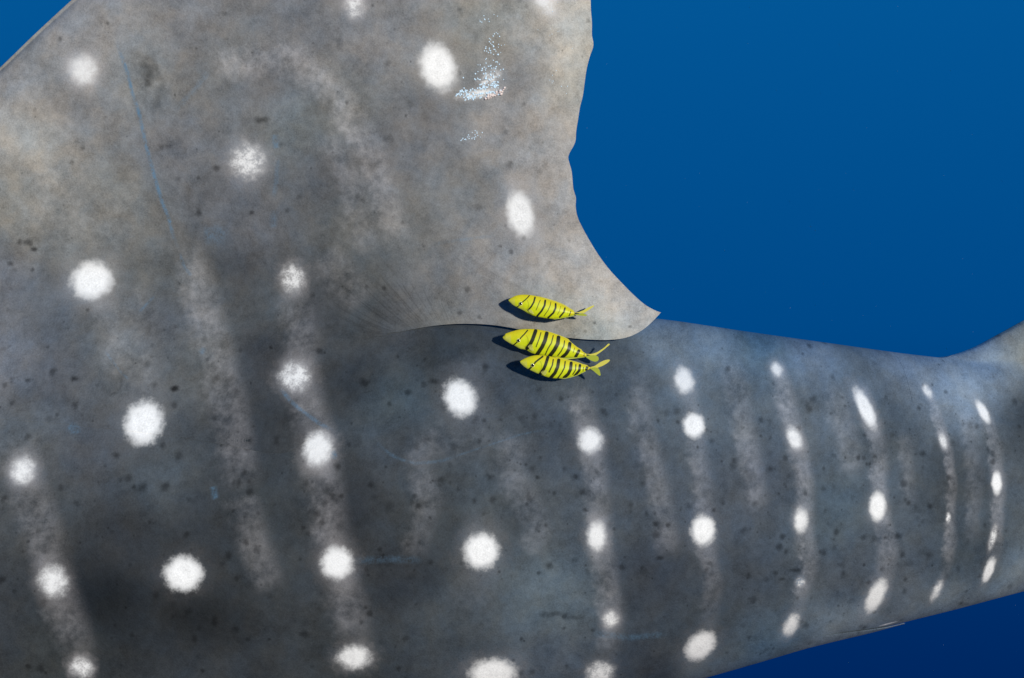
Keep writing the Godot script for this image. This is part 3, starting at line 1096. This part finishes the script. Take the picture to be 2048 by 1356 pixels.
func fish_skin(d: Dictionary) -> StandardMaterial3D:
	var w := 800
	var h := 330
	var mm := 0.25
	var x0 := -100.0
	var y0 := -41.0
	field = PackedFloat32Array()
	field.resize(w * h)
	for b in d.bars:
		var flipped := []
		for i in range(0, b[2].size(), 2):
			flipped.append(b[2][i])
			flipped.append(-b[2][i + 1])
		stroke(w, h, x0, y0, mm, flipped, b[0] * 0.66, b[1] / 100.0, 0.16)
	var bars := field
	var f := FastNoiseLite.new()
	f.seed = 3
	f.frequency = 0.03
	f.fractal_octaves = 4
	var blotch := f.get_image(w, h, false, false, false).get_data()
	f.frequency = 0.2
	var fine := f.get_image(w, h, false, false, false).get_data()
	var up := curve_of(d.up)
	var down := curve_of(d.dn)
	var out := PackedByteArray()
	out.resize(w * h * 3)
	var x_first: float = d.up[0]
	var length: float = d.up[d.up.size() - 2] - x_first
	for x in w:
		var px := x0 + x * mm
		var top := along(up, px)[0]
		var bot := along(down, px)[0]
		var u := (px - x_first) / length
		for y in h:
			var i := y * w + x
			var py := -(y0 + y * mm)
			var t := clampf((py - bot) / maxf(top - bot, 0.5), 0.0, 1.0)
			var m := (blotch[i] - 128) / 128.0
			var e := (fine[i] - 128) / 128.0
			var warm := smoothstep(0.5, 0.95, t + m * 0.25)
			if u < 0.24:
				warm = maxf(warm, 0.55 * smoothstep(0.3, 0.6, t + m * 0.3))
			if u > 0.93:
				warm = maxf(warm, 0.7)
			var c := Color(0.60, 0.66, 0.008).lerp(Color(0.64, 0.54, 0.006), warm)
			c = c.lerp(Color(0.55, 0.58, 0.10), 0.6 * (1.0 - smoothstep(0.0, 0.28, t)) * (1.0 - smoothstep(0.2, 0.45, u)))
			if u < 0.10:
				c = c.lerp(Color(0.55, 0.52, 0.12), 0.6 * smoothstep(0.0, 0.7, 1.0 - t))
			c = c * (1.0 + 0.12 * m + 0.08 * e)
			# edge of the gill cover and the mouth
			var gill := absf(u - 0.285 + 0.10 * (t - 0.45) * (t - 0.45) * 4.0 - 0.02)
			if gill < 0.008 and t > 0.12 and t < 0.7:
				c = c * 0.72
			var b := clampf(bars[i] * (1.0 + e * 0.5), 0.0, 1.0)
			c = c.lerp(Color(0.007, 0.009, 0.006), b * b * (3.0 - 2.0 * b))
			out[3 * i] = to_srgb[clampi(int(c.r * 2048.0), 0, 2048)]
			out[3 * i + 1] = to_srgb[clampi(int(c.g * 2048.0), 0, 2048)]
			out[3 * i + 2] = to_srgb[clampi(int(c.b * 2048.0), 0, 2048)]
	var mat := StandardMaterial3D.new()
	mat.albedo_texture = ImageTexture.create_from_image(Image.create_from_data(w, h, false, Image.FORMAT_RGB8, out))
	mat.texture_repeat = false
	mat.roughness = 0.42
	mat.metallic_specular = 0.4
	return mat

func curve_of(flat: Array) -> Array:
	var out := []
	for i in range(0, flat.size(), 2):
		out.append(PackedFloat32Array([flat[i], flat[i + 1]]))
	return out

func striped_fish(d: Dictionary, words: String):
	var o := Node3D.new()
	o.name = "striped_fish"
	o.position = Vector3(d.pos[0], d.pos[1], d.pos[2])
	add_child(o, true)
	tag(o, words, "fish", "striped fish escorting the shark")
	var up := curve_of(d.up)
	var down := curve_of(d.dn)
	var a: float = d.up[0]
	var b: float = d.up[d.up.size() - 2]
	var tallest := 0.0
	for k in 40:
		var x := lerpf(a, b, k / 39.0)
		tallest = maxf(tallest, (along(up, x)[0] - along(down, x)[0]) * 0.5)
	var v := PackedVector3Array()
	var n := PackedVector3Array()
	var uv := PackedVector2Array()
	var idx := PackedInt32Array()
	var steps := 90
	var seg := 40
	for i in steps + 1:
		var s := float(i) / steps
		var x := lerpf(a, b, s * s * 0.35 + s * 0.65)
		var top := along(up, x)[0]
		var bot := along(down, x)[0]
		var h := maxf((top - bot) * 0.5, 0.15)
		var wide := fish_width(h, tallest)
		for j in seg + 1:
			var f := TAU * j / seg
			var y := (top + bot) * 0.5 + h * cos(f)
			v.append(Vector3(x, y, wide * sin(f) * (1.0 - 0.12 * absf(cos(f)))) * 0.001)
			uv.append(Vector2((x + 100.0) / 200.0, (-y + 41.0) / 82.5))
	var w := seg + 1
	for i in steps + 1:
		for j in w:
			var i0 := maxi(i - 1, 0) * w
			var i1 := mini(i + 1, steps) * w
			var j0 := j - 1 if j > 0 else seg - 1
			var j1 := j + 1 if j < seg else 1
			var m := (v[i1 + j] - v[i0 + j]).cross(v[i * w + j0] - v[i * w + j1])
			n.append(m.normalized() if m.length() > 1e-12 else Vector3.LEFT)
	for i in steps:
		for j in seg:
			var k := i * w + j
			idx.append_array([k, k + w, k + 1, k + 1, k + w, k + w + 1])
	var skin := fish_skin(d)
	part("body", oriented(v, n, uv, idx), skin, o)
	# eyes on both sides
	var white := flat_material(Color(0.75, 0.74, 0.25), 0.25)
	var black := flat_material(Color(0.008, 0.008, 0.01), 0.12)
	var ex: float = d.eye[0]
	var ey: float = d.eye[1]
	var top := along(up, ex)[0]
	var bot := along(down, ex)[0]
	var h := (top - bot) * 0.5
	var q := (ey - (top + bot) * 0.5) / h
	var wide := fish_width(h, tallest) * sqrt(1.0 - q * q) * (1.0 - 0.12 * absf(q))
	for side in [1.0, -1.0]:
		var ball := SphereMesh.new()
		ball.radius = 0.0042
		ball.height = 0.0084
		ball.radial_segments = 24
		ball.rings = 12
		var eye := part("eye", ball, white, o)
		eye.transform = Transform3D(Basis().scaled(Vector3(1, 1, 0.55)), Vector3(ex, ey, side * (wide - 0.3)) * 0.001)
		var iris := SphereMesh.new()
		iris.radius = 0.0029
		iris.height = 0.0058
		iris.radial_segments = 20
		iris.rings = 10
		var pupil := part("pupil", iris, black, eye)
		pupil.transform = Transform3D(Basis().scaled(Vector3(1, 1, 0.6)), Vector3(0, 0, side * 0.0036))
	# fins
	var yellow := flat_material(Color(0.50, 0.45, 0.01), 0.5)
	yellow.backlight = Color(0.25, 0.22, 0.02)
	var lime := flat_material(Color(0.33, 0.38, 0.01), 0.5)
	lime.backlight = Color(0.2, 0.22, 0.02)
	part("tail_lobe", plate(outline_of(d.tail.up), 0.0009, 0.0, -0.06), yellow, o)
	part("tail_lobe", plate(outline_of(d.tail.dn), 0.0009, 0.0, 0.08), lime, o)
	part("dorsal_fin", plate(outline_of(d.tail.dor), 0.001, 0.0), yellow, o)
	part("anal_fin", plate(outline_of(d.tail.an), 0.001, 0.0), lime, o)
	var fin_at: Array = d.tail.pec
	var fx: float = fin_at[0]
	var ft := along(up, fx)[0]
	var fb := along(down, fx)[0]
	var fq := clampf((fin_at[1] - (ft + fb) * 0.5) / ((ft - fb) * 0.5), -0.95, 0.95)
	var fz := fish_width((ft - fb) * 0.5, tallest) * sqrt(1.0 - fq * fq)
	var clear := flat_material(Color(0.60, 0.58, 0.10), 0.4)
	clear.transparency = BaseMaterial3D.TRANSPARENCY_ALPHA
	clear.albedo_color.a = 0.3
	for side in [1.0, -1.0]:
		part("pectoral_fin", plate(outline_of(fin_at), 0.0005, side * (fz + 0.3) * 0.001, side * 0.22), clear, o)

func fish_width(h: float, tallest: float) -> float:
	return 0.46 * tallest * pow(h / tallest, 0.8)

func outline_of(flat: Array) -> PackedVector2Array:
	return resample_closed(points(flat), 36)

func flat_material(c: Color, rough: float) -> StandardMaterial3D:
	var m := StandardMaterial3D.new()
	m.albedo_color = c.linear_to_srgb()
	m.roughness = rough
	return m

func drifting_specks():
	# plankton and bits of shed skin floating in the water
	var bit := SphereMesh.new()
	bit.radius = 0.5
	bit.height = 1.0
	bit.radial_segments = 6
	bit.rings = 4
	var mm := MultiMesh.new()
	mm.transform_format = MultiMesh.TRANSFORM_3D
	mm.mesh = bit
	mm.instance_count = 420
	for i in 420:
		var at := Vector3(rng.randf_range(-1.3, 2.6), rng.randf_range(-1.2, 1.3), rng.randf_range(-2.5, -0.7))
		var s := rng.randf_range(0.0006, 0.0015)
		mm.set_instance_transform(i, Transform3D(Basis(Vector3.UP, rng.randf() * 3.0) * Basis().scaled(Vector3(s, s * 0.7, s)), at))
	var o := MultiMeshInstance3D.new()
	o.name = "drifting_plankton"
	o.multimesh = mm
	o.material_override = flat_material(Color(0.35, 0.42, 0.45), 0.8)
	add_child(o)
	tag(o, "fine pale specks of plankton drifting in the blue water behind the shark", "plankton", "", "stuff")
